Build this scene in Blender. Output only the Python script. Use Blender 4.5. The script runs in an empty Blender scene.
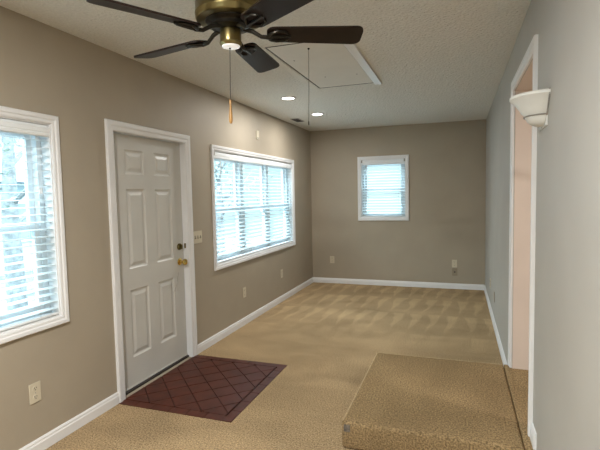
import bpy, bmesh, math, random
from mathutils import Vector, Matrix
random.seed(7)
R = math.radians
SC = bpy.context.scene
COL = SC.collection

# ---------------------------------------------------------------- camera, sky, lights, exposure
W, D, H = 2.779, 7.402, 2.599            # right wall, far wall, ceiling (left wall is x = 0)
FRONT = -2.6                             # wall behind the camera
yaw, pitch, roll, FPX = 0.3391846, -0.0668006, -0.0201666, 450.735
fw = Vector((-math.sin(yaw)*math.cos(pitch), math.cos(yaw)*math.cos(pitch), math.sin(pitch)))
r0 = Vector((math.cos(yaw), math.sin(yaw), 0)); u0 = r0.cross(fw)
rt = r0*math.cos(roll) + u0*math.sin(roll); up = rt.cross(fw)
cam_d = bpy.data.cameras.new('camera'); cam = bpy.data.objects.new('camera', cam_d); COL.objects.link(cam)
m = Matrix((rt, up, -fw)).transposed().to_4x4(); m.translation = (2.39335, 0.0, 1.52264)
cam.matrix_world = m
cam_d.sensor_width = 36.0; cam_d.lens = FPX*36.0/600.0; cam_d.clip_start = 0.02
SC.camera = cam

SC.view_settings.view_transform = 'Standard'; SC.view_settings.look = 'None'
SC.view_settings.gamma = 1.0; SC.view_settings.use_curve_mapping = False
SC.view_settings.exposure = 0.42

HORIZON, ZENITH, SKY = (0.68, 0.90, 0.97), (0.76, 0.88, 1.0), (1.05, 11.0)   # overcast: brighter overhead
LAMP_W, LAMP_FAR_W, LAMP_C = 46.0, 12.0, (1.0, 0.975, 0.94)

wd = bpy.data.worlds.new('overcast_sky'); SC.world = wd; wd.use_nodes = True
nt = wd.node_tree; nt.nodes.clear()
wo = nt.nodes.new('ShaderNodeOutputWorld'); bg = nt.nodes.new('ShaderNodeBackground')
tc = nt.nodes.new('ShaderNodeTexCoord'); sx = nt.nodes.new('ShaderNodeSeparateXYZ')
rp = nt.nodes.new('ShaderNodeValToRGB'); mr = nt.nodes.new('ShaderNodeMapRange')
rp.color_ramp.elements[0].position = 0.1; rp.color_ramp.elements[0].color = (*HORIZON, 1)
rp.color_ramp.elements[1].position = 0.7; rp.color_ramp.elements[1].color = (*ZENITH, 1)
mr.inputs['From Min'].default_value = 0.1; mr.inputs['From Max'].default_value = 0.6
mr.inputs['To Min'].default_value = SKY[0]; mr.inputs['To Max'].default_value = SKY[1]
nt.links.new(tc.outputs['Generated'], sx.inputs[0]); nt.links.new(sx.outputs['Z'], rp.inputs[0])
nt.links.new(sx.outputs['Z'], mr.inputs['Value']); nt.links.new(rp.outputs[0], bg.inputs['Color'])
nt.links.new(mr.outputs[0], bg.inputs['Strength']); nt.links.new(bg.outputs[0], wo.inputs[0])

def portal(name, loc, rot, sx_, sy_):
    l = bpy.data.lights.new(name, 'AREA'); l.shape = 'RECTANGLE'; l.size = sx_; l.size_y = sy_
    o = bpy.data.objects.new(name, l); o.location = loc; o.rotation_euler = rot; COL.objects.link(o)
    l.cycles.is_portal = True
    return o
portal('daylight_portal', (-0.17, 1.42, 1.39), (0, R(-90), 0), 1.25, 1.55)
portal('daylight_portal', (-0.17, 5.30, 1.40), (0, R(-90), 0), 1.25, 2.40)
portal('daylight_portal', (1.228, D+0.17, 1.60), (R(-90), 0, 0), 0.80, 1.00)
portal('daylight_portal', (1.35, FRONT-0.17, 1.50), (R(90), 0, 0), 1.50, 1.20)

# ---------------------------------------------------------------- materials
def mat(name, base, rough=0.6, metal=0.0, noise=None, bump=None, spec=0.5, coat=0.0):
    """noise: (scale, amount, detail) colour variation; bump: (scale, strength, distance)"""
    mt = bpy.data.materials.new(name); mt.use_nodes = True
    t = mt.node_tree; b = t.nodes['Principled BSDF']
    b.inputs['Base Color'].default_value = (*base, 1); b.inputs['Roughness'].default_value = rough
    b.inputs['Metallic'].default_value = metal; b.inputs['Specular IOR Level'].default_value = spec
    b.inputs['Coat Weight'].default_value = coat
    tcn = t.nodes.new('ShaderNodeTexCoord')
    if noise:
        n = t.nodes.new('ShaderNodeTexNoise'); n.inputs['Scale'].default_value = noise[0]
        n.inputs['Detail'].default_value = noise[2] if len(noise) > 2 else 3
        t.links.new(tcn.outputs['Object'], n.inputs['Vector'])
        rpn = t.nodes.new('ShaderNodeValToRGB')
        a = noise[1]
        rpn.color_ramp.elements[0].position = 0.3; rpn.color_ramp.elements[1].position = 0.7
        rpn.color_ramp.elements[0].color = (*[c*(1-a) for c in base], 1)
        rpn.color_ramp.elements[1].color = (*[min(1, c*(1+a)) for c in base], 1)
        t.links.new(n.outputs['Fac'], rpn.inputs[0]); t.links.new(rpn.outputs[0], b.inputs['Base Color'])
    if bump:
        n2 = t.nodes.new('ShaderNodeTexNoise'); n2.inputs['Scale'].default_value = bump[0]; n2.inputs['Detail'].default_value = 3
        t.links.new(tcn.outputs['Object'], n2.inputs['Vector'])
        bp = t.nodes.new('ShaderNodeBump'); bp.inputs['Strength'].default_value = bump[1]; bp.inputs['Distance'].default_value = bump[2]
        t.links.new(n2.outputs['Fac'], bp.inputs['Height']); t.links.new(bp.outputs[0], b.inputs['Normal'])
    return mt

def carpet_mat(name, base, streaks):
    mt = bpy.data.materials.new(name); mt.use_nodes = True
    t = mt.node_tree; b = t.nodes['Principled BSDF']; N = t.nodes.new; L = t.links.new
    b.inputs['Roughness'].default_value = 1.0; b.inputs['Specular IOR Level'].default_value = 0.05
    tcn = N('ShaderNodeTexCoord')
    pile = N('ShaderNodeTexNoise'); pile.inputs['Scale'].default_value = 105; pile.inputs['Detail'].default_value = 4
    L(tcn.outputs['Object'], pile.inputs['Vector'])
    r1 = N('ShaderNodeValToRGB'); r1.color_ramp.elements[0].position = 0.33; r1.color_ramp.elements[1].position = 0.68
    r1.color_ramp.elements[0].color = (*[c*0.45 for c in base], 1); r1.color_ramp.elements[1].color = (*[c*1.38 for c in base], 1)
    L(pile.outputs['Fac'], r1.inputs[0])
    # brushed pile: broad soft patches and vacuum strokes, the nap lying one way or the other
    mp = N('ShaderNodeMapping'); mp.inputs['Rotation'].default_value = (0, 0, R(8)); mp.inputs['Scale'].default_value = (streaks[0], streaks[1], 1)
    L(tcn.outputs['Object'], mp.inputs['Vector'])
    nap = N('ShaderNodeTexNoise'); nap.inputs['Scale'].default_value = 1.0; nap.inputs['Detail'].default_value = 2; nap.inputs['Distortion'].default_value = 0.6
    L(mp.outputs[0], nap.inputs['Vector'])
    soft = N('ShaderNodeTexNoise'); soft.inputs['Scale'].default_value = 1.6; soft.inputs['Detail'].default_value = 3
    L(tcn.outputs['Object'], soft.inputs['Vector'])
    ad = N('ShaderNodeMath'); ad.operation = 'ADD'; L(nap.outputs['Fac'], ad.inputs[0]); L(soft.outputs['Fac'], ad.inputs[1])
    r2 = N('ShaderNodeMapRange'); r2.inputs['From Min'].default_value = 0.75; r2.inputs['From Max'].default_value = 1.25
    r2.inputs['To Min'].default_value = 0.84; r2.inputs['To Max'].default_value = 1.14
    L(ad.outputs[0], r2.inputs['Value'])
    # rows of wedge-shaped vacuum strokes at the far end of the room
    def mth(op, a, b_=None, c_=None):
        n = N('ShaderNodeMath'); n.operation = op
        for i, q in enumerate((a, b_, c_)):
            if q is None: continue
            if isinstance(q, (int, float)): n.inputs[i].default_value = q
            else: L(q, n.inputs[i])
        return n.outputs[0]
    sp = N('ShaderNodeSeparateXYZ'); L(tcn.outputs['Object'], sp.inputs[0])
    wob = mth('MULTIPLY', mth('SUBTRACT', soft.outputs['Fac'], 0.5), 0.25)
    yy = mth('MULTIPLY', mth('ADD', sp.outputs['Y'], wob), 1/0.82); row = mth('FLOOR', yy); tt = mth('FRACT', yy)
    uu = mth('FRACT', mth('ADD', mth('MULTIPLY', mth('ADD', sp.outputs['X'], wob), 1/0.21), mth('MULTIPLY', row, 0.37)))
    wd_ = mth('SMOOTH_MIN', mth('MULTIPLY', mth('SUBTRACT', mth('MULTIPLY', tt, 0.75), uu), 9.0), 1.0, 0.1)
    wd_ = mth('MAXIMUM', wd_, 0.0)
    far = N('ShaderNodeMapRange'); far.interpolation_type = 'SMOOTHSTEP'; far.inputs['From Min'].default_value = 4.3; far.inputs['From Max'].default_value = 5.6
    L(sp.outputs['Y'], far.inputs['Value'])
    nap2 = mth('MULTIPLY_ADD', mth('MULTIPLY', wd_, far.outputs[0]), streaks[2], r2.outputs[0])
    mx = N('ShaderNodeMix'); mx.data_type = 'RGBA'; mx.blend_type = 'MULTIPLY'; mx.inputs['Factor'].default_value = 1.0
    cb = N('ShaderNodeCombineColor')
    for i in range(3): L(nap2, cb.inputs[i])
    L(r1.outputs[0], mx.inputs['A']); L(cb.outputs[0], mx.inputs['B']); L(mx.outputs['Result'], b.inputs['Base Color'])
    bp = N('ShaderNodeBump'); bp.inputs['Strength'].default_value = 0.9; bp.inputs['Distance'].default_value = 0.012
    L(pile.outputs['Fac'], bp.inputs['Height']); L(bp.outputs[0], b.inputs['Normal'])
    return mt

def glass_mat(name, tint, refl=0.08):
    mt = bpy.data.materials.new(name); mt.use_nodes = True
    t = mt.node_tree; t.nodes.clear(); N = t.nodes.new
    o = N('ShaderNodeOutputMaterial'); mx = N('ShaderNodeMixShader'); tr = N('ShaderNodeBsdfTransparent'); gl = N('ShaderNodeBsdfGlossy')
    fr = N('ShaderNodeFresnel'); ge = N('ShaderNodeNewGeometry'); io = N('ShaderNodeMapRange')
    io.inputs['To Min'].default_value = 1.3; io.inputs['To Max'].default_value = 1/1.3      # a thin sheet reflects alike from both sides
    t.links.new(ge.outputs['Backfacing'], io.inputs['Value']); t.links.new(io.outputs[0], fr.inputs['IOR'])
    tr.inputs['Color'].default_value = (*tint, 1); gl.inputs['Roughness'].default_value = 0.02
    t.links.new(fr.outputs[0], mx.inputs[0]); t.links.new(tr.outputs[0], mx.inputs[1]); t.links.new(gl.outputs[0], mx.inputs[2]); t.links.new(mx.outputs[0], o.inputs[0])
    return mt

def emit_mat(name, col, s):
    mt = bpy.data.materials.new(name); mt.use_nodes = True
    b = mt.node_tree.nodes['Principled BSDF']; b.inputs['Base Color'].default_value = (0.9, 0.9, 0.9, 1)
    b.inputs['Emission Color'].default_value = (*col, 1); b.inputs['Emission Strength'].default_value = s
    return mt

M = dict(
    wall=mat('taupe_wall_paint', (0.40, 0.345, 0.265), 0.55, noise=(3, 0.03), bump=(90, 0.12, 0.004), spec=0.35),
    wallr=mat('daylight_tinted_wall_paint', (0.435, 0.42, 0.385), 0.55, noise=(3, 0.03), bump=(90, 0.12, 0.004), spec=0.35),  # right wall: the taupe paint with cool window daylight mixed into its colour
    peach=mat('peach_wall_paint', (0.70, 0.59, 0.51), 0.6, noise=(3, 0.03), bump=(90, 0.1, 0.004)),
    ceil=mat('textured_ceiling_paint', (0.77, 0.76, 0.71), 0.9, noise=(60, 0.07, 5), bump=(48, 1.0, 0.018), spec=0.2),
    trim=mat('white_trim_paint', (0.80, 0.80, 0.80), 0.35, noise=(6, 0.02)),
    hatch=mat('hatch_panel_paint', (0.74, 0.72, 0.66), 0.6, noise=(4, 0.03), bump=(60, 0.05, 0.003)),
    vinyl=mat('white_vinyl', (0.80, 0.83, 0.85), 0.35, noise=(6, 0.02)),
    slat=mat('white_blind_slat', (0.84, 0.87, 0.88), 0.4, noise=(12, 0.02)),
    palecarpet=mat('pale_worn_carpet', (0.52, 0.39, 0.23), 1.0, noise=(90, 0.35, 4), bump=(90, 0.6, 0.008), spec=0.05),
    worn=mat('worn_backing', (0.15, 0.125, 0.10), 0.9, noise=(60, 0.5, 5), bump=(80, 0.6, 0.01)),
    door=mat('painted_steel_door', (0.60, 0.59, 0.55), 0.4, noise=(4, 0.03)),
    carpet=carpet_mat('tan_carpet', (0.45, 0.322, 0.182), (1.6, 3.4, 0.22)),
    stepcarpet=carpet_mat('tan_step_carpet', (0.335, 0.232, 0.120), (2.0, 1.2, 0.0)),
    tile=mat('brown_ceramic_tile', (0.075, 0.018, 0.009), 0.5, noise=(9, 0.3, 4), bump=(40, 0.08, 0.004), spec=0.25),
    grout=mat('dark_grout', (0.010, 0.006, 0.005), 0.9, noise=(30, 0.3)),
    brass=mat('antique_brass', (0.24, 0.19, 0.08), 0.3, 1.0, noise=(8, 0.12)),
    polished=mat('polished_brass', (0.72, 0.52, 0.16), 0.16, 1.0, noise=(8, 0.08)),
    darkmetal=mat('dark_bronze', (0.03, 0.026, 0.02), 0.35, 0.8, noise=(15, 0.2)),
    blade=mat('dark_walnut_blade', (0.012, 0.006, 0.004), 0.42, noise=(14, 0.35, 5), spec=0.25),
    fob=mat('honey_wood_fob', (0.35, 0.19, 0.06), 0.4, noise=(30, 0.25)),
    chain=mat('chain_metal', (0.05, 0.04, 0.03), 0.6, 0.3, noise=(40, 0.2)),
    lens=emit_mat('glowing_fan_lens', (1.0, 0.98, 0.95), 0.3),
    ivory=mat('ivory_plastic', (0.62, 0.56, 0.43), 0.35, noise=(20, 0.02)),
    tanplate=mat('taupe_painted_plate', (0.30, 0.25, 0.18), 0.4, noise=(20, 0.03)),
    slot=mat('dark_slot', (0.03, 0.025, 0.02), 0.6, noise=(20, 0.1)),
    sconce=mat('sconce_ceramic', (0.80, 0.81, 0.78), 0.5, noise=(7, 0.04), bump=(40, 0.05, 0.003)),
    cord=mat('white_cord', (0.75, 0.76, 0.76), 0.7, noise=(40, 0.05)),
    string=mat('grey_string', (0.20, 0.18, 0.15), 0.8, noise=(60, 0.1)),
    glass=glass_mat('window_glass', (0.90, 0.97, 0.98)),
    lamp=emit_mat('lit_downlight_lens', (1.0, 0.95, 0.88), 9.0),
    grille=mat('grey_vent_metal', (0.33, 0.31, 0.28), 0.5, noise=(20, 0.1)),
    thresh=mat('threshold_metal', (0.05, 0.04, 0.035), 0.5, 0.4, noise=(20, 0.1)),
    black=mat('black_weatherstrip', (0.012, 0.011, 0.010), 0.7, noise=(20, 0.1)),
    lawn=mat('pale_winter_lawn', (0.14, 0.165, 0.17), 0.95, noise=(1.6, 0.6, 6), bump=(30, 0.5, 0.03)),
    bark=mat('grey_bark', (0.22, 0.23, 0.23), 0.9, noise=(12, 0.35, 5), bump=(25, 0.8, 0.02)),
    leaf=mat('pale_leaves', (0.30, 0.36, 0.30), 0.8, noise=(8, 0.35, 4)),
    siding=mat('pale_blue_siding', (0.42, 0.50, 0.52), 0.7, noise=(5, 0.05)),
    roof=mat('grey_shingles', (0.24, 0.25, 0.27), 0.9, noise=(20, 0.25), bump=(30, 0.4, 0.01)),
    pane=mat('dark_house_pane', (0.25, 0.32, 0.36), 0.1, noise=(4, 0.1)),
)

# ---------------------------------------------------------------- mesh helpers
def slat_mat():
    mt = mat('thin_white_slat', (0.86, 0.90, 0.91), 0.4, noise=(12, 0.02)); t = mt.node_tree
    b = t.nodes['Principled BSDF']; o = t.nodes['Material Output']
    tr = t.nodes.new('ShaderNodeBsdfTranslucent'); tr.inputs['Color'].default_value = (0.80, 0.90, 0.92, 1)
    mx = t.nodes.new('ShaderNodeMixShader'); mx.inputs[0].default_value = 0.38
    t.links.new(b.outputs[0], mx.inputs[1]); t.links.new(tr.outputs[0], mx.inputs[2]); t.links.new(mx.outputs[0], o.inputs['Surface'])
    return mt
M['slats'] = slat_mat()

class MB:
    def __init__(s): s.bm = bmesh.new()
    def box(s, x0, x1, y0, y1, z0, z1, bev=0.0, seg=2):
        t = bmesh.new(); bmesh.ops.create_cube(t, size=1)
        for v in t.verts:
            v.co = ((x0+x1)/2+v.co.x*(x1-x0), (y0+y1)/2+v.co.y*(y1-y0), (z0+z1)/2+v.co.z*(z1-z0))
        if bev: bmesh.ops.bevel(t, geom=t.edges[:], offset=bev, segments=seg, affect='EDGES', profile=0.5)
        return s.merge(t)
    def merge(s, t, mtx=None):
        if mtx: bmesh.ops.transform(t, matrix=mtx, verts=t.verts[:])
        me = bpy.data.meshes.new('tmp'); t.to_mesh(me); t.free(); s.bm.from_mesh(me); bpy.data.meshes.remove(me); return s
    def quad(s, pts):
        s.bm.faces.new([s.bm.verts.new(p) for p in pts]); return s
    def lathe(s, prof, c=(0, 0, 0), n=40, a0=0.0, a1=2*math.pi, caps=False):
        full = abs(a1-a0-2*math.pi) < 1e-6
        k = n if full else n+1
        rings = []
        for r, z in prof:
            if r < 1e-6: rings.append([s.bm.verts.new((c[0], c[1], c[2]+z))]); continue
            rings.append([s.bm.verts.new((c[0]+r*math.cos(a0+(a1-a0)*i/n), c[1]+r*math.sin(a0+(a1-a0)*i/n), c[2]+z)) for i in range(k)])
        for A, B in zip(rings, rings[1:]):
            for i in range(n):
                j = (i+1) % k
                if len(A) == 1 and len(B) == 1: continue
                if len(A) == 1: f = [A[0], B[j], B[i]]
                elif len(B) == 1: f = [A[i], A[j], B[0]]
                else: f = [A[i], A[j], B[j], B[i]]
                s.bm.faces.new(f)
        return s
    def tube(s, pts, r, n=8):
        pts = [Vector(p) for p in pts]; rings = []
        for i, p in enumerate(pts):
            d = (pts[min(i+1, len(pts)-1)]-pts[max(i-1, 0)]).normalized()
            a = d.orthogonal().normalized() if i == 0 else (rings_a - d*rings_a.dot(d)).normalized()
            rings_a = a; b = d.cross(a)
            rr = r[i] if isinstance(r, (list, tuple)) else r
            rings.append([s.bm.verts.new(p+(a*math.cos(2*math.pi*k/n)+b*math.sin(2*math.pi*k/n))*rr) for k in range(n)])
        for A, B in zip(rings, rings[1:]):
            for k in range(n): s.bm.faces.new([A[k], A[(k+1) % n], B[(k+1) % n], B[k]])
        s.bm.faces.new(rings[0][::-1]); s.bm.faces.new(rings[-1]); return s
    def extrude_profile(s, prof, p0, p1, nrm, upv):
        """closed 2-D profile (a along nrm, b along upv) swept straight from p0 to p1"""
        p0, p1, nrm, upv = map(Vector, (p0, p1, nrm, upv))
        A = [s.bm.verts.new(p0+nrm*a+upv*b) for a, b in prof]; B = [s.bm.verts.new(p1+nrm*a+upv*b) for a, b in prof]
        n = len(prof)
        for i in range(n): s.bm.faces.new([A[i], A[(i+1) % n], B[(i+1) % n], B[i]])
        s.bm.faces.new(A[::-1]); s.bm.faces.new(B); return s
    def frame(s, x0, x1, z0, z1, prof, bottom=True):
        """mitred casing round a rectangle in the local XZ plane; prof (w outward from opening, d towards room = -y)"""
        def path(w):
            c = [(x0-w, z0-(w if bottom else 0)), (x0-w, z1+w), (x1+w, z1+w), (x1+w, z0-(w if bottom else 0))]
            return c
        n = len(prof); rings = [[s.bm.verts.new((p[0], -d, p[1])) for p in path(w)] for w, d in prof]
        for i in range(n):
            A, B = rings[i], rings[(i+1) % n]
            for k in range(4 if bottom else 3): s.bm.faces.new([A[k], A[(k+1) % 4], B[(k+1) % 4], B[k]])
        if not bottom:
            s.bm.faces.new([r_[0] for r_ in rings]); s.bm.faces.new([r_[3] for r_ in rings][::-1])
        return s
    def build(s, name, material, parent=None, smooth=False, matrix=None):
        bmesh.ops.recalc_face_normals(s.bm, faces=s.bm.faces[:])
        me = bpy.data.meshes.new(name); s.bm.to_mesh(me); s.bm.free()
        me.materials.append(material)
        if smooth:
            for p in me.polygons: p.use_smooth = True
            try: me.set_sharp_from_angle(angle=R(38))
            except Exception: pass
        o = bpy.data.objects.new(name, me); COL.objects.link(o)
        if parent: o.parent = parent
        if matrix is not None: o.matrix_local = matrix
        return o

def tag(o, label=None, cat=None, group=None, kind=None):
    if label: o['label'] = label
    if cat: o['category'] = cat
    if group: o['group'] = group
    if kind: o['kind'] = kind
    return o
def empty(name, loc=(0, 0, 0), rz=0.0, **k):
    o = bpy.data.objects.new(name, None); o.empty_display_size = 0.1; o.location = loc; o.rotation_euler = (0, 0, rz); COL.objects.link(o)
    return tag(o, **k)
def struct(mb, name, material, **k):
    return tag(mb.build(name, material, **k), kind='structure')
def copy_tree(o, parent=None):
    c = o.copy(); COL.objects.link(c)
    if parent: c.parent = parent
    for ch in list(o.children): copy_tree(ch, c)
    return c
LEFT, BACK, RIGHT = R(90), 0.0, R(-90)     # local frame of a wall fixture: x along the wall, -y into the room, z up

def wall_mb(axis, pos, out, u0_, u1_, z0, z1, holes, thick=0.15):
    mb = MB(); V = {}
    us = sorted({u0_, u1_, *[h[0] for h in holes], *[h[1] for h in holes]}); zs = sorted({z0, z1, *[h[2] for h in holes], *[h[3] for h in holes]})
    def v(u, z, s_):
        k = (round(u, 5), round(z, 5), s_)
        if k not in V:
            q = pos+out*thick*s_
            V[k] = mb.bm.verts.new((q, u, z) if axis == 'x' else (u, q, z))
        return V[k]
    def solid(i, j):
        if i < 0 or j < 0 or i >= len(us)-1 or j >= len(zs)-1: return False
        a, b = (us[i]+us[i+1])/2, (zs[j]+zs[j+1])/2
        return not any(h[0] < a < h[1] and h[2] < b < h[3] for h in holes)
    for i in range(len(us)-1):
        for j in range(len(zs)-1):
            if not solid(i, j): continue
            a, b, c, d = us[i], us[i+1], zs[j], zs[j+1]
            for s_ in (0, 1): mb.bm.faces.new([v(a, c, s_), v(b, c, s_), v(b, d, s_), v(a, d, s_)])
            for (di, dj, p, q) in ((-1, 0, (a, c), (a, d)), (1, 0, (b, c), (b, d)), (0, -1, (a, c), (b, c)), (0, 1, (a, d), (b, d))):
                if not solid(i+di, j+dj): mb.bm.faces.new([v(*p, 0), v(*q, 0), v(*q, 1), v(*p, 1)])
    return mb

# ---------------------------------------------------------------- shell
WL = (0.70, 2.160, 0.785, 1.992)      # clear openings: y0, y1, z0, z1
WT = (4.130, 6.462, 0.804, 2.002)
WB = (0.866, 1.590, 1.126, 2.074)
DR = (2.695, 3.615, 0.0, 2.020)
WF = (0.60, 2.10, 0.90, 2.10)        # unseen window behind the camera, added to let in fill daylight
OP = (2.735, 3.700, 0.15, 2.255)     # cased opening in the right wall
HX = W+1.75                          # far side of the raised hall

struct(MB().box(-0.15, HX+0.12, FRONT-0.15, D+0.15, H, H+0.12), 'ceiling', M['ceil'])
EX, EY0, EY1 = 0.950, 2.612, 3.680   # tiled entry let into the carpet
fl = MB()
fl.box(-0.15, W+0.15, FRONT-0.15, EY0, -0.10, 0).box(EX, W+0.15, EY0, EY1, -0.10, 0).box(-0.15, W+0.15, EY1, D+0.15, -0.10, 0)
struct(fl, 'floor', M['carpet'])
struct(wall_mb('x', 0, -1, FRONT-0.15, D+0.15, -0.10, H, [WL, WT, (DR[0]-0.03, DR[1]+0.03, -0.0, DR[3]+0.03)]), 'wall_left', M['wall'])
struct(wall_mb('y', D, 1, 0, W, -0.10, H, [WB]), 'wall_back', M['wall'])
struct(wall_mb('x', W, 1, FRONT-0.15, D+0.15, -0.10, H, [OP]), 'wall_right', M['wallr'])
struct(wall_mb('y', FRONT, -1, 0, W, -0.10, H, [WF]), 'wall_front', M['wall'])
# raised hall through the opening
hw = MB()
hw.box(W+0.15, HX+0.12, OP[1], OP[1]+0.12, 0.15, H).box(HX, HX+0.12, 0.9, OP[1], 0.15, H).box(W+0.15, HX+0.12, 0.78, 0.9, 0.15, H)
struct(hw, 'wall_hall', M['peach'])
hf = MB()
hf.box(W+0.15, HX, 0.9, OP[1], 0.0, 0.170).box(W-0.002, W+0.16, OP[0]+0.001, OP[1]-0.001, 0.150, 0.170)
struct(hf, 'floor_hall', M['stepcarpet'])
# peach plaster lining of the opening
ln = MB()
ln.box(W+0.004, W+0.150, OP[1]-0.006, OP[1]-0.0005, 0.170, OP[3]-0.0005).box(W+0.004, W+0.150, OP[0]+0.0005, OP[0]+0.006, 0.170, OP[3]-0.0005)
ln.box(W+0.004, W+0.150, OP[0]+0.006, OP[1]-0.006, OP[3]-0.006, OP[3]-0.0005)
struct(ln, 'trim_2', M['peach'])

# tiled entry: bed, then the tiles on the diagonal inside a border course
struct(MB().box(-0.15, EX, EY0, EY1, -0.10, -0.006), 'floor_entry', M['grout'])
from mathutils.geometry import intersect_point_line
def clip(poly, x0, x1, y0, y1):
    for ax, lim, sg in ((0, x0, 1), (0, x1, -1), (1, y0, 1), (1, y1, -1)):
        out = []
        for i in range(len(poly)):
            a, b = poly[i-1], poly[i]; da, db = sg*(a[ax]-lim), sg*(b[ax]-lim)
            if (da < 0) != (db < 0):
                t_ = da/(da-db); out.append((a[0]+(b[0]-a[0])*t_, a[1]+(b[1]-a[1])*t_))
            if db >= 0: out.append(b)
        poly = out
        if len(poly) < 3: return []
    return poly
tl = MB()
def tile_poly(poly, gap):
    if len(poly) < 3: return
    area = sum(poly[i-1][0]*poly[i][1]-poly[i][0]*poly[i-1][1] for i in range(len(poly)))/2
    if abs(area) < 0.0004: return
    cx = sum(p[0] for p in poly)/len(poly); cy = sum(p[1] for p in poly)/len(poly)
    t = bmesh.new(); f = t.faces.new([t.verts.new((p[0], p[1], -0.006)) for p in poly])
    r_ = bmesh.ops.extrude_face_region(t, geom=[f])
    for e in r_['geom']:
        if isinstance(e, bmesh.types.BMVert): e.co.z = 0.003
    tl.merge(t)
bx1, by0, by1 = 0.868, 2.690, 3.602
S_ = 0.2225; g2 = 0.0045
for i in range(-12, 13):
    for j in range(-12, 13):
        # cell between x+y = a, a+S and x-y = b, b+S
        a, b = 3.59+i*S_+g2, -2.25+j*S_+g2
        a1, b1 = a+S_-2*g2, b+S_-2*g2
        P = [((p+q)/2, (p-q)/2) for p, q in ((a, b), (a1, b), (a1, b1), (a, b1))]
        tile_poly(clip(P, 0.006, bx1, by0, by1), 0)
for k in range(7):        # border course along the carpet and the two short ends
    L0 = 2.616+k*0.152
    tile_poly(clip([(bx1+0.012, L0+0.003), (EX-0.003, L0+0.003), (EX-0.003, L0+0.149), (bx1+0.012, L0+0.149)], 0, 1, EY0+0.002, EY1-0.002), 0)
for k in range(6):
    a = 0.004+k*0.1465
    tile_poly([(a, EY0+0.002), (a+0.1425, EY0+0.002), (a+0.1425, by0-0.006), (a, by0-0.006)], 0)
    tile_poly([(a, by1+0.006), (a+0.1425, by1+0.006), (a+0.1425, EY1-0.002), (a, EY1-0.002)], 0)
struct(tl, 'floor_tile', M['tile'])

# baseboards
BB = [(0, 0), (0.015, 0), (0.015, 0.058), (0.011, 0.066), (0.011, 0.076), (0.006, 0.086), (0, 0.086)]
def base(name, p0, p1, nrm): struct(MB().extrude_profile(BB, p0, p1, nrm, (0, 0, 1)), name, M['trim'])
base('baseboard_left', (0, FRONT, 0.001), (0, 2.622, 0.001), (1, 0, 0))
base('baseboard_left_far', (0, 3.692, 0.001), (0, D, 0.001), (1, 0, 0))
base('baseboard_back', (0.015, D, 0.001), (W-0.015, D, 0.001), (0, -1, 0))
base('baseboard_right', (W, 3.79, 0.001), (W, D, 0.001), (-1, 0, 0))
base('baseboard_right_near', (W, FRONT, 0.001), (W, 2.52, 0.001), (-1, 0, 0))
base('baseboard_right_landing', (W, 2.535, 0.1725), (W, 2.662, 0.1725), (-1, 0, 0))
base('baseboard_front', (0.015, FRONT, 0.001), (W-0.015, FRONT, 0.001), (0, 1, 0))

# casing of the opening (local frame of the right wall: x runs towards the camera)
CAS = [(0.0, 0.0), (0.0, 0.012), (0.012, 0.016), (0.034, 0.016), (0.042, 0.021), (0.066, 0.021), (0.070, 0.016), (0.070, 0.0)]
o = MB().frame(-OP[1], -OP[0], 0.172, OP[3], CAS, bottom=False).build('trim_1', M['trim'])
o.location = (W, 0, 0); o.rotation_euler = (0, 0, RIGHT); tag(o, kind='structure')

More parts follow.
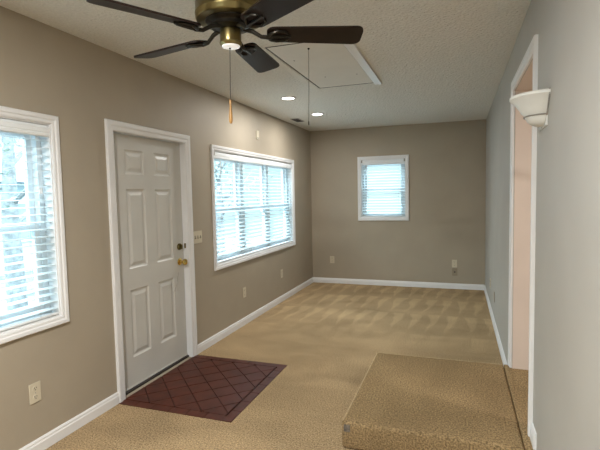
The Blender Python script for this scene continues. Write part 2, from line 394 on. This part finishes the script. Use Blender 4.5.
# ---------------------------------------------------------------- windows (structure) and their blinds (things)
WCAS = [(0.0, 0.0), (0.0, 0.010), (0.008, 0.014), (0.020, 0.014), (0.028, 0.020), (0.047, 0.021), (0.052, 0.016), (0.052, 0.0)]
DCAS = [(0.0, 0.0), (0.0, 0.010), (0.010, 0.014), (0.030, 0.014), (0.040, 0.020), (0.068, 0.021), (0.074, 0.016), (0.074, 0.0)]
def window(name, origin, rz, x0, x1, z0, z1, units):
    """double-hung units side by side; local x along the wall, y outward"""
    w = empty(name, origin, rz, kind='structure')
    MB().frame(x0, x1, z0, z1, WCAS).build('casing', M['trim'], w)
    j = MB()       # jamb liner
    T = 0.148
    j.box(x0-0.0, x0+0.008, 0.0, T, z0, z1).box(x1-0.008, x1, 0.0, T, z0, z1).box(x0+0.008, x1-0.008, 0.0, T, z1-0.008, z1).box(x0+0.008, x1-0.008, 0.0, T, z0, z0+0.008)
    j.build('jamb', M['trim'], w)
    uw = (x1-x0-0.016)/units
    fr = MB()
    for k in range(units+1):
        c = x0+0.008+k*uw
        a, b = (c-0.045, c+0.045) if 0 < k < units else ((c, c+0.035) if k == 0 else (c-0.035, c))
        fr.box(a, b, 0.075, 0.145, z0+0.008, z1-0.008)
    for k in range(units):
        a = x0+0.008+k*uw+(0.045 if k else 0.035); b = x0+0.008+(k+1)*uw-(0.045 if k < units-1 else 0.035)
        fr.box(a, b, 0.075, 0.145, z0+0.008, z0+0.045).box(a, b, 0.075, 0.145, z1-0.045, z1-0.008)
    fr.build('frame', M['vinyl'], w)
    zm = z0+(z1-z0)*0.47
    for k in range(units):
        a = x0+0.008+k*uw+(0.046 if k else 0.036); b = x0+0.008+(k+1)*uw-(0.046 if k < units-1 else 0.036)
        for (c, d, y, nm) in ((z0+0.046, zm+0.02, 0.082, 'lower_sash'), (zm-0.02, z1-0.046, 0.114, 'upper_sash')):
            sh = MB(); s_ = 0.038
            sh.box(a, a+s_, y, y+0.028, c, d).box(b-s_, b, y, y+0.028, c, d).box(a+s_, b-s_, y, y+0.028, c, c+s_).box(a+s_, b-s_, y, y+0.028, d-s_, d)
            so = sh.build(nm, M['vinyl'], w)
            MB().box(a+s_-0.004, b-s_+0.004, y+0.012, y+0.016, c+s_-0.004, d-s_+0.004).build('pane', M['glass'], so)
        mid = (a+b)/2
        MB().box(mid-0.022, mid+0.022, 0.078, 0.104, zm+0.0205, zm+0.034, 0.003).build('sash_lock', M['vinyl'], w)
    return w

def blind(origin, rz, x0, x1, z0, z1, label, ladders, askew=False, gap=0.0105, tilt=-5):
    b = empty('window_blind', origin, rz, label=label, cat='blind', group='white slatted blinds in the windows')
    x0 += gap; x1 -= gap; yc = 0.028
    MB().box(x0, x1, 0.008, 0.056, z1-0.050, z1-0.010, 0.002).build('headrail', M['slat'], b)
    V = [(0.004, -0.062), (-0.006, -0.056), (-0.008, -0.040), (-0.004, -0.036), (-0.008, -0.030), (-0.008, -0.006), (0.0, 0.0), (0.006, 0.0), (0.006, -0.062)]
    MB().extrude_profile(V, (x0-0.004, 0.002, z1-0.022), (x1+0.004, 0.002, z1-0.022), (0, 1, 0), (0, 0, 1)).build('valance', M['slat'], b)
    zt, zb, pt = z1-0.105, z0+0.050, 0.0455
    n = int((zt-zb)/pt)
    sl = MB()
    for k in range(n+1):
        z = zt-k*pt
        t = bmesh.new(); bmesh.ops.create_cube(t, size=1)
        for v in t.verts: v.co = (v.co.x*(x1-x0-0.006), v.co.y*0.049, v.co.z*0.0028)
        a = R(tilt)+R(random.uniform(-1.5, 1.5)); sk = random.uniform(-0.0012, 0.0012)
        if askew and k == n-3: sk = 0.006
        sl.merge(t, Matrix.Translation(((x0+x1)/2, yc, z)) @ Matrix.Rotation(a, 4, 'X') @ Matrix.Rotation(sk, 4, 'Y'))
    sl.build('slats', M['slats'], b)
    MB().box(x0+0.002, x1-0.002, yc-0.025, yc+0.025, z0+0.012, z0+0.026, 0.003).build('bottom_rail', M['slat'], b)
    for q in ladders:
        l = MB()
        for yy in (yc-0.026, yc+0.026): l.box(q-0.0012, q+0.0012, yy-0.0008, yy+0.0008, z0+0.020, z1-0.05)
        l.build('ladder_cord', M['cord'], b)
    return b

W1 = window('window_1', (0, 0, 0), LEFT, WL[0], WL[1], WL[2], WL[3], 2)
W2 = window('window_2', (0, 0, 0), LEFT, WT[0], WT[1], WT[2], WT[3], 3)
W3 = window('window_3', (0, D, 0), BACK, WB[0], WB[1], WB[2], WB[3], 1)
W4 = window('added_fill_window', (W, FRONT, 0), R(180), W-WF[1], W-WF[0], WF[2], WF[3], 2)  # out of view, added so daylight fills the room from behind

b1 = blind((0, 0, 0), LEFT, *WL, 'white slatted blind in the large window left of the entry door', (0.84, 1.43, 2.02), askew=True, tilt=5)
b2 = blind((0, 0, 0), LEFT, *WT, 'wide white slatted blind in the triple window right of the entry door', (4.27, 4.62, 5.05, 5.55, 6.0, 6.33), tilt=15)
b3 = blind((0, D, 0), BACK, *WB, 'small white slatted blind in the single window of the far wall', (0.98, 1.475), tilt=14)
def pull_cord(b, x, ztop, zbot, dx=0.012):
    c = MB()
    for k in (0, 1): c.tube([(x+k*dx, -0.011, ztop), (x+k*dx+0.002, -0.012, (ztop+zbot)/2), (x+k*dx, -0.012, zbot+0.03)], 0.0011, 6)
    co = c.build('lift_cord', M['cord'], b)
    tt = MB()
    for k in (0, 1): tt.lathe([(0.0, 0.034), (0.003, 0.033), (0.006, 0.006), (0.005, 0), (0, 0)], (x+k*dx, -0.012, zbot), 12)
    tt.build('tassel', M['slat'], co, smooth=True)
def wand(b, x, ztop, zbot):
    MB().tube([(x, -0.012, ztop), (x, -0.013, zbot)], 0.0035, 6).build('tilt_wand', M['cord'], b)
pull_cord(b1, 2.05, 1.90, 1.56); wand(b1, 0.85, 1.90, 1.25)
pull_cord(b2, 6.30, 1.90, 1.40); wand(b2, 4.26, 1.90, 1.50)
pull_cord(b3, 1.50, 1.99, 1.53); wand(b3, 0.97, 1.99, 1.52)
for bb, cx_ in ((b2, WT[0]+0.014), (b3, WB[0]+0.016), (b3, WB[1]-0.016)):
    z1 = WT[3] if bb is b2 else WB[3]
    MB().box(cx_-0.011, cx_+0.011, -0.009, 0.05, z1-0.050, z1-0.006, 0.002).build('mounting_bracket', M['grille'], bb)

# ---------------------------------------------------------------- entry door
dr = empty('door_1', (0, 0, 0), LEFT, kind='structure')
MB().frame(DR[0], DR[1], 0.002, DR[3], DCAS, bottom=False).build('casing', M['trim'], dr)
jb = MB()
for a, b in ((DR[0]-0.028, DR[0]), (DR[1], DR[1]+0.028)): jb.box(a, b, 0.001, 0.148, 0.0, DR[3])
jb.box(DR[0]-0.028, DR[1]+0.028, 0.001, 0.148, DR[3], DR[3]+0.028)
jb.build('jamb', M['trim'], dr)
SY, SX0, SX1, SZ0, SZ1 = 0.050, DR[0]+0.004, DR[1]-0.004, 0.022, DR[3]-0.004
PX = [(2.870, 3.095), (3.225, 3.450)]; PZ = [(0.255, 0.795), (0.965, 1.595), (1.710, 1.902)]
sl = wall_mb('y', SY, 1, SX0, SX1, SZ0, SZ1, [(a, b, c, d) for a, b in PX for c, d in PZ], 0.044)
slab = sl.build('door_slab', M['door'], dr)
for a, b in PX:
    for c, d in PZ:
        pm = MB()
        rings = []
        for ins, dep in ((0, 0), (0.010, 0.008), (0.020, 0.010), (0.028, 0.009), (0.050, 0.001), (0.058, 0.001)):
            rings.append([pm.bm.verts.new((x, SY+dep, z)) for x, z in ((a+ins, c+ins), (b-ins, c+ins), (b-ins, d-ins), (a+ins, d-ins))])
        for A, B in zip(rings, rings[1:]):
            for k in range(4): pm.bm.faces.new([A[k], A[(k+1) % 4], B[(k+1) % 4], B[k]])
        pm.bm.faces.new(rings[-1])
        bk = [pm.bm.verts.new((x, SY+0.040, z)) for x, z in ((a, c), (b, c), (b, d), (a, d))]; pm.bm.faces.new(bk)
        for k in range(4): pm.bm.faces.new([rings[0][k], rings[0][(k+1) % 4], bk[(k+1) % 4], bk[k]])
        pm.build('door_panel', M['door'], slab)
MB().box(DR[0], DR[1], 0.030, 0.140, 0.0, 0.018, 0.003).build('threshold', M['thresh'], dr)
MB().box(SX0, SX1, SY-0.006, SY, 0.022, 0.032).build('sweep', M['door'], dr)
def lathe_y(prof, x, z, n=28):      # lathe about the local -y axis (towards the room)
    t = MB(); t.lathe(prof, (0, 0, 0), n)
    bmesh.ops.transform(t.bm, matrix=Matrix.Translation((x, SY, z)) @ Matrix.Rotation(R(90), 4, 'X'), verts=t.bm.verts[:])
    return t
kn = lathe_y([(0.0, 0), (0.033, 0), (0.033, 0.006), (0.026, 0.010), (0.012, 0.013), (0.011, 0.034), (0.020, 0.040), (0.028, 0.050), (0.030, 0.058), (0.026, 0.068), (0.012, 0.073), (0, 0.074)], 3.545, 0.925)
kn.build('door_knob', M['polished'], slab, smooth=True)
db = lathe_y([(0, 0), (0.031, 0), (0.031, 0.010), (0.026, 0.016), (0.012, 0.018), (0, 0.018)], 3.545, 1.066)
dbo = db.build('deadbolt', M['brass'], slab, smooth=True)
MB().box(3.540, 3.550, SY-0.036, SY-0.017, 1.046, 1.086, 0.003).build('thumb_turn', M['brass'], dbo)
st = MB().box(DR[1]-0.0025, DR[1], 0.022, 0.040, 1.045, 1.09).build('strike_plate', M['brass'], dr)
sc_ = MB()
sc_.tube([(3.52, SY-0.0005, 0.83), (3.505, SY-0.0005, 0.77), (3.475, SY-0.0005, 0.70), (3.43, SY-0.0005, 0.655)], 0.0016, 5)
sc_.tube([(3.50, SY-0.0005, 0.80), (3.49, SY-0.0005, 0.72), (3.485, SY-0.0005, 0.66)], 0.0014, 5)
tag(sc_.build('scuff_mark', M['grille'], slab), label='grey scuff marks below the knob')

# ---------------------------------------------------------------- landing step at the opening
stp = empty('carpeted_step', (1.735, 2.53, 0), label='tan carpeted landing step in front of the opening in the right wall', cat='step')
sb = MB(); sb.box(0, 0.992, 0.0, 1.235, 0.001, 0.172, 0.024, 4)
sb.build('landing', M['stepcarpet'], stp, smooth=True)
sb = MB(); sb.box(0.9935, 1.0425, 0.03, 1.235, 0.001, 0.171, 0.005, 2)
sb.build('edge_strip', M['stepcarpet'], stp, smooth=True)
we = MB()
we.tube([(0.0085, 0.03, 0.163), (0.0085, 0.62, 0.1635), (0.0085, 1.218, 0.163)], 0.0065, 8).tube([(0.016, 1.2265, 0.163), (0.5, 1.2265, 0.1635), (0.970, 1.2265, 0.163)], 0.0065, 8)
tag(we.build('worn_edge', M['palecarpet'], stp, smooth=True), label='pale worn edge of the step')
t = MB(); t.box(0.016, 0.055, -0.004, 0.006, 0.110, 0.154, 0.004)
tag(t.build('worn_patch', M['worn'], stp), label='worn grey patch at the front corner')

# ---------------------------------------------------------------- ceiling fan
fan = empty('ceiling_fan', (1.412, 1.885, H), label='antique brass ceiling fan with five dark wooden blades', cat='ceiling fan')
def f(z): return z-H
MB().lathe([(0, -0.0005), (0.075, -0.0005), (0.078, -0.012), (0.070, -0.050), (0.055, -0.085), (0.050, -0.110), (0, -0.110)], (0, 0, 0), 40).build('canopy', M['brass'], fan, smooth=True)
MB().lathe([(0, f(2.492)), (0.085, f(2.490)), (0.130, f(2.472)), (0.150, f(2.450)), (0.155, f(2.438)), (0.155, f(2.346)), (0.1565, f(2.344)), (0.1565, f(2.340)), (0.155, f(2.338)),
            (0.154, f(2.322)), (0.150, f(2.316)), (0.136, f(2.3145)), (0.0, f(2.3145))], (0, 0, 0), 64).build('motor_housing', M['brass'], fan, smooth=True)
MB().lathe([(0, f(2.314)), (0.112, f(2.314)), (0.110, f(2.309)), (0.088, f(2.303)), (0.084, f(2.298)), (0.088, f(2.284)), (0.070, f(2.280)), (0.052, f(2.276)), (0, f(2.276))], (0, 0, 0), 40).build('flywheel', M['darkmetal'], fan, smooth=True)
cup = MB().lathe([(0, f(2.2755)), (0.046, f(2.2755)), (0.048, f(2.270)), (0.048, f(2.222)), (0.051, f(2.219)), (0.050, f(2.212)), (0.043, f(2.204)), (0.041, f(2.206)), (0.0, f(2.208))], (0, 0, 0), 40).build('switch_housing', M['brass'], fan, smooth=True)
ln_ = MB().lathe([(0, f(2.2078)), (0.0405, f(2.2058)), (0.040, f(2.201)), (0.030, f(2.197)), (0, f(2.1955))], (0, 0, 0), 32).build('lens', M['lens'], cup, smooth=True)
def blade_outline():
    pts = []; r0_, r1_, w0, w1 = 0.165, 0.605, 0.055, 0.068
    def arc(cx, cy, rr, a0, a1): return [(cx+rr*math.cos(R(a0+(a1-a0)*i/6)), cy+rr*math.sin(R(a0+(a1-a0)*i/6))) for i in range(7)]
    c = 0.035
    pts += arc(r1_-c, -w1+c, c, -90, 0)+arc(r1_-c, w1-c, c, 0, 90)
    pts += arc(r0_+c, w0-c, c, 90, 180)+arc(r0_+c, -w0+c, c, 180, 270)
    return pts
def make_blade(ang):
    P = blade_outline(); n = len(P); mb = MB(); h = 0.0045
    Bv = [mb.bm.verts.new((x, y, -h)) for x, y in P]; Tv = [mb.bm.verts.new((x, y, h)) for x, y in P]
    mb.bm.faces.new(Bv[::-1]); mb.bm.faces.new(Tv)
    for i in range(n): mb.bm.faces.new([Bv[i], Bv[(i+1) % n], Tv[(i+1) % n], Tv[i]])
    mx = Matrix.Translation((0, 0, f(2.258))) @ Matrix.Rotation(R(ang), 4, 'Z') @ Matrix.Rotation(R(-13), 4, 'X')
    bl = mb.build('blade', M['blade'], fan, matrix=mx)
    ir = MB()
    ir.tube([(0.060, 0.0, 0.026), (0.10, 0.0, 0.014), (0.14, 0.0, -0.012), (0.175, 0.0, -0.015), (0.20, 0.0, -0.0095)], [0.011, 0.010, 0.009, 0.010, 0.006], 10)
    for sg in (-1, 1):
        ir.tube([(0.165, 0.0, -0.0145), (0.185, sg*0.024, -0.0115), (0.21, sg*0.040, -0.0095), (0.245, sg*0.036, -0.0090), (0.262, sg*0.020, -0.0090)], [0.008, 0.0075, 0.006, 0.005, 0.004], 8)
    ir.tube([(0.19, 0, -0.011), (0.24, 0, -0.0090), (0.275, 0, -0.0090)], [0.008, 0.006, 0.004], 8)
    ir.build('blade_iron', M['darkmetal'], bl, smooth=True)
for a in (24, 96, 168, 240, 326): make_blade(a)
ch = MB(); ch.tube([(-0.003, -0.004, f(2.205)), (-0.005, -0.005, f(2.10)), (-0.008, -0.006, f(1.962))], 0.0016, 6)
cho = ch.build('pull_chain', M['chain'], fan)
MB().lathe([(0, 0.0), (0.004, 0.001), (0.0085, 0.012), (0.0088, 0.030), (0.006, 0.060), (0.0045, 0.085), (0.006, 0.098), (0.004, 0.108), (0, 0.110)], (-0.008, -0.006, f(1.855)), 16).build('pull_fob', M['fob'], cho, smooth=True)
MB().lathe([(0, -0.006), (0.005, -0.004), (0.005, 0.003), (0, 0.004)], (-0.003, -0.004, f(2.1955)), 12).build('chain_grommet', M['darkmetal'], cho, smooth=True)

# ---------------------------------------------------------------- attic hatch
at = empty('attic_hatch', (1.335, 3.78, H), label='attic access hatch panel in the ceiling with a hanging pull string', cat='attic hatch')
MB().box(-0.268, 0.270, -0.675, 0.675, -0.002, -0.0005).build('hatch_panel', M['hatch'], at)
g = MB()
g.box(-0.279, -0.270, -0.684, 0.684, -0.0026, -0.0004).box(0.272, 0.280, -0.684, 0.684, -0.0026, -0.0004).box(-0.270, 0.272, -0.684, -0.675, -0.0026, -0.0004).box(-0.270, 0.272, 0.675, 0.690, -0.0026, -0.0004)
g.build('gap_shadow_line', M['slot'], at)
MB().box(0.283, 0.352, -0.69, 0.70, -0.020, -0.0005, 0.004).build('side_trim', M['trim'], at)
MB().box(-0.345, -0.285, -0.69, 0.70, -0.005, -0.0005, 0.002).build('side_trim', M['hatch'], at)
stg = MB().tube([(0.013, -0.55, -0.004), (0.010, -0.55, -0.30), (0.004, -0.55, -0.53)], 0.0018, 6).build('pull_string', M['string'], at)
MB().lathe([(0, 0), (0.005, 0.004), (0.0055, 0.022), (0.003, 0.032), (0, 0.034)], (0.004, -0.55, -0.562), 12).build('string_bead', M['string'], stg, smooth=True)
MB().lathe([(0, -0.014), (0.006, -0.012), (0.009, -0.0022), (0, -0.0022)], (0.013, -0.55, 0), 14).build('screw_eye', M['darkmetal'], at, smooth=True)
for k, (x, y) in enumerate(((-0.10, 0.28), (0.19, 0.30), (-0.19, -0.30))):
    MB().lathe([(0, -0.0045), (0.005, -0.004), (0.006, -0.0021), (0, -0.0021)], (x, y, 0), 12).build('screw', M['slot'], at)

# ---------------------------------------------------------------- recessed lights and ceiling vent
def downlight(x, y, label, watts=LAMP_W, z=H):
    d = empty('recessed_light', (x, y, z), label=label, cat='ceiling light', group='round recessed ceiling lights')
    MB().lathe([(0.066, -0.004), (0.070, -0.010), (0.082, -0.010), (0.090, -0.004), (0.091, -0.0004), (0.066, -0.0004)], (0, 0, 0), 40).lathe([(0.066, -0.0004), (0.066, -0.004)], (0, 0, 0), 40).build('trim_ring', M['trim'], d, smooth=True)
    MB().lathe([(0, -0.007), (0.055, -0.0055), (0.0655, -0.003), (0.0655, -0.0006), (0, -0.0006)], (0, 0, 0), 32).build('lens', M['lamp'], d, smooth=True)
    l = bpy.data.lights.new('downlight_bulb', 'AREA'); l.shape = 'DISK'; l.size = 0.13; l.energy = watts; l.color = LAMP_C
    lo = bpy.data.objects.new('downlight_bulb', l); lo.location = (0, 0, -0.014); COL.objects.link(lo); lo.parent = d
    return d
downlight(0.605, 4.76, 'round recessed light in the ceiling, the nearer of the two before the far wall', LAMP_FAR_W)
downlight(0.600, 5.86, 'round recessed light in the ceiling, the farther one by the end of the string', LAMP_FAR_W)
downlight(1.38, 0.45, 'added unseen recessed fill light in the ceiling between the fan and the front window', 70.0)  # lamp out of view, added as the main room light
downlight(1.40, -1.30, 'added unseen recessed fill light in the ceiling by the front wall', 14.0)  # unseen, put in as weak fill from behind the camera
downlight(W+1.25, 2.3, 'added unseen recessed fill light in the hall ceiling', 20.0)  # unseen hall lamp, added to brighten the peach walls
vt = empty('ceiling_vent', (0.20, 6.20, H), label='small grey vent in the ceiling by the left wall near the far corner', cat='vent')
MB().box(-0.06, 0.06, -0.14, 0.14, -0.008, -0.0005, 0.003).build('vent_frame', M['grille'], vt)
v_ = MB()
for k in range(9): v_.box(-0.045, 0.045, -0.118+k*0.0285, -0.110+k*0.0285, -0.011, -0.0082)
v_.build('louvres', M['slot'], vt)

# ---------------------------------------------------------------- outlets, switches, small plates
def plate(name, origin, rz, w, h, label, cat, material, group=None):
    e = empty(name, origin, rz, label=label, cat=cat, group=group)
    MB().box(-w/2, w/2, -0.006, -0.0003, -h/2, h/2, 0.002).build('cover_plate', material, e)
    return e
def outlet(origin, rz, label, material, group='wall outlets'):
    e = plate('wall_outlet', origin, rz, 0.076, 0.120, label, 'outlet', material, group)
    for zc in (0.026, -0.026):
        t = MB(); t.lathe([(0, 0.0075), (0.0165, 0.0075), (0.0175, 0.006), (0, 0.006)], (0, 0, 0), 20)
        bmesh.ops.transform(t.bm, matrix=Matrix.Translation((0, 0, zc)) @ Matrix.Rotation(R(90), 4, 'X'), verts=t.bm.verts[:])
        rc = t.build('receptacle', material, e)
        s_ = MB(); s_.box(-0.0082, -0.0052, -0.0082, -0.0074, zc+0.000, zc+0.009).box(0.0052, 0.0082, -0.0082, -0.0074, zc+0.001, zc+0.008).box(-0.0025, 0.0025, -0.0082, -0.0074, zc-0.010, zc-0.005)
        s_.build('slot', M['slot'], rc)
    MB().box(-0.003, 0.003, -0.0072, -0.0058, -0.003, 0.003, 0.001).build('screw', M['grille'], e)
    return e
outlet((0, 1.945, 0.372), LEFT, 'ivory duplex outlet on the left wall, below the large left window', M['ivory'])
outlet((0, 4.750, 0.384), LEFT, 'ivory outlet below the near end of the triple window', M['ivory'])
outlet((0, 5.945, 0.402), LEFT, 'ivory outlet below the far end of the triple window', M['ivory'])
outlet((0.354, D, 0.405), BACK, 'ivory outlet on the far wall, left of and below the small window', M['ivory'])
outlet((2.334, D, 0.400), BACK, 'ivory outlet on the far wall near the right corner, above a taupe plate', M['ivory'])
jp = plate('jack_plate', (2.338, D, 0.268), BACK, 0.076, 0.120, 'taupe jack plate on the far wall, directly below an ivory outlet', 'jack plate', M['tanplate'])
MB().box(-0.010, 0.010, -0.010, -0.0058, -0.010, 0.010, 0.001).build('jack', M['slot'], jp)
outlet((W, 6.16, 0.350), RIGHT, 'pale outlet low on the right wall, the nearer to the far corner', M['ivory'])
bp_ = plate('blank_plate', (W, 5.48, 0.330), RIGHT, 0.09, 0.12, 'painted blank plate low on the right wall beside the outlet', 'wall plate', M['wall'])
sw = plate('light_switch', (0, 3.782, 1.133), LEFT, 0.150, 0.118, 'ivory triple light switch on the wall right of the entry door', 'light switch', M['ivory'])
for x in (-0.046, 0, 0.046):
    t = MB(); t.box(x-0.005, x+0.005, -0.017, -0.0055, -0.006, 0.010, 0.002).build('toggle', M['ivory'], sw)
    MB().box(x-0.0075, x+0.0075, -0.0068, -0.0055, -0.014, 0.014).build('toggle_slot', M['slot'], sw)
dc = empty('door_chime', (0, 5.235, 2.283), LEFT, label='small ivory box on the left wall above the triple window', cat='door chime')
MB().box(-0.038, 0.038, -0.010, -0.0003, -0.055, 0.055, 0.003).build('cover', M['ivory'], dc)
MB().box(-0.03, 0.03, -0.0112, -0.0098, -0.04, -0.034).build('grille', M['slot'], dc)

# ---------------------------------------------------------------- wall sconce by the opening
scn = empty('wall_sconce', (W, 2.455, 1.97), RIGHT, label='off-white half-bowl sconce on the right wall beside the opening', cat='wall lamp')
A0, A1 = math.pi, 2*math.pi       # half lathe towards the room
up_ = MB()
up_.lathe([(0.128, 0.0), (0.142, 0.006), (0.153, 0.001), (0.1525, -0.010), (0.143, -0.020), (0.127, -0.036), (0.111, -0.060), (0.096, -0.082), (0.084, -0.094), (0.074, -0.094), (0.084, -0.080), (0.100, -0.058), (0.114, -0.032), (0.124, -0.010), (0.128, 0.0)], (0, 0, 0), 36, A0, A1)
up_.build('upper_bowl', M['sconce'], scn, smooth=True)
lb = MB().lathe([(0.0835, -0.0945), (0.0840, -0.101), (0.079, -0.108), (0.074, -0.119), (0.060, -0.132), (0.040, -0.140), (0.018, -0.144), (0, -0.145)], (0, 0, 0), 36, A0, A1)
lb.build('lower_bowl', M['sconce'], scn, smooth=True)
rg = MB().tube([(0.088*math.cos(A0+(A1-A0)*i/24), 0.088*math.sin(A0+(A1-A0)*i/24)-0.001, -0.0965) for i in range(25)], 0.0032, 8)
rg.build('metal_ring', M['grille'], scn, smooth=True)
MB().box(-0.150, 0.150, -0.006, -0.0004, -0.018, 0.003).box(-0.09, 0.09, -0.006, -0.0004, -0.150, -0.018).build('back_plate', M['sconce'], scn)
ed = MB()
for sg in (-1, 1):
    ed.tube([(sg*0.125, -0.004, 0.010), (sg*0.151, -0.004, 0.006), (sg*0.147, -0.004, -0.02), (sg*0.111, -0.004, -0.068), (sg*0.092, -0.004, -0.096), (sg*0.080, -0.004, -0.115), (sg*0.060, -0.004, -0.135), (sg*0.030, -0.004, -0.148)], 0.003, 8)
ed.build('wire_edge', M['grille'], scn, smooth=True)

# ---------------------------------------------------------------- outside
struct(MB().box(-16, -0.16, -6, 20, -0.75, -0.55).box(-0.16, 12, D+0.2, 20, -0.75, -0.55).box(-16, 12, -14, -6, -0.75, -0.55).box(-0.16, 12, -6, FRONT-0.2, -0.75, -0.55), 'ground', M['lawn'])
def tree(x, y, r, h, label):
    t = empty('bare_tree', (x, y, -0.56), label=label, cat='tree', group='trees outside the windows')
    rnd = random.Random(int(x*100+y*10))
    tr = MB(); tr.tube([(0, 0, 0), (0.03, 0.02, 0.4), (0.05, -0.03, h*0.5), (0.02, 0.05, h)], [r*1.35, r, r*0.8, r*0.35], 12)
    tk = tr.build('trunk', M['bark'], t, smooth=True)
    br = MB()
    for k in range(9):
        a = rnd.uniform(0, 6.28); z = h*rnd.uniform(0.4, 0.95); l = rnd.uniform(0.7, 1.5)
        p1 = (math.cos(a)*l*0.5, math.sin(a)*l*0.5, z+l*0.3); p2 = (math.cos(a+0.3)*l, math.sin(a+0.3)*l, z+l*0.75)
        br.tube([(0.03, 0, z), p1, p2], [r*0.3, r*0.2, 0.008], 6)
        for q in range(4):
            b = a+rnd.uniform(-1, 1); br.tube([p1, (p1[0]+math.cos(b)*0.5, p1[1]+math.sin(b)*0.5, p1[2]+rnd.uniform(0, 0.5))], [0.012, 0.004], 5)
    br.build('branches', M['bark'], t)
    cr = MB()
    for k in range(420):
        a = rnd.uniform(0, 6.28); rr = rnd.uniform(0.2, 1.6); z = h*rnd.uniform(0.55, 1.25)
        p = Vector((math.cos(a)*rr, math.sin(a)*rr, z)); d1 = Vector((rnd.uniform(-1, 1), rnd.uniform(-1, 1), rnd.uniform(-1, 1))).normalized()*0.06; d2 = d1.orthogonal().normalized()*0.03
        cr.quad([p-d1, p+d2, p+d1, p-d2])
    cr.build('leaves', M['leaf'], t)
tree(-3.05, 4.22, 0.125, 3.6, 'grey trunked tree outside the large left window')
tree(-5.2, 9.6, 0.16, 3.2, 'tree seen through the left part of the triple window')
tree(-4.2, 11.6, 0.14, 3.0, 'tree seen through the right part of the triple window')
hs = empty('neighbour_house', (-11.5, 12.0, -0.56), label='pale blue-grey house across the lawn beyond the triple window', cat='house')
MB().box(-2, 2, -4, 5, 0, 2.6).build('siding', M['siding'], hs)
rf = MB(); rf.extrude_profile([(-2.4, 2.6), (2.4, 2.6), (0, 3.9)], (0, -4.4, 0), (0, 5.4, 0), (1, 0, 0), (0, 0, 1)); rf.build('roof', M['roof'], hs)
for y in (-2.2, 0.6, 3.2):
    wn = MB(); wn.box(2.0, 2.05, y-0.55, y+0.55, 0.9, 2.1); wo_ = wn.build('house_window', M['vinyl'], hs)
    MB().box(2.045, 2.06, y-0.45, y+0.45, 1.0, 2.0).build('pane', M['pane'], wo_)
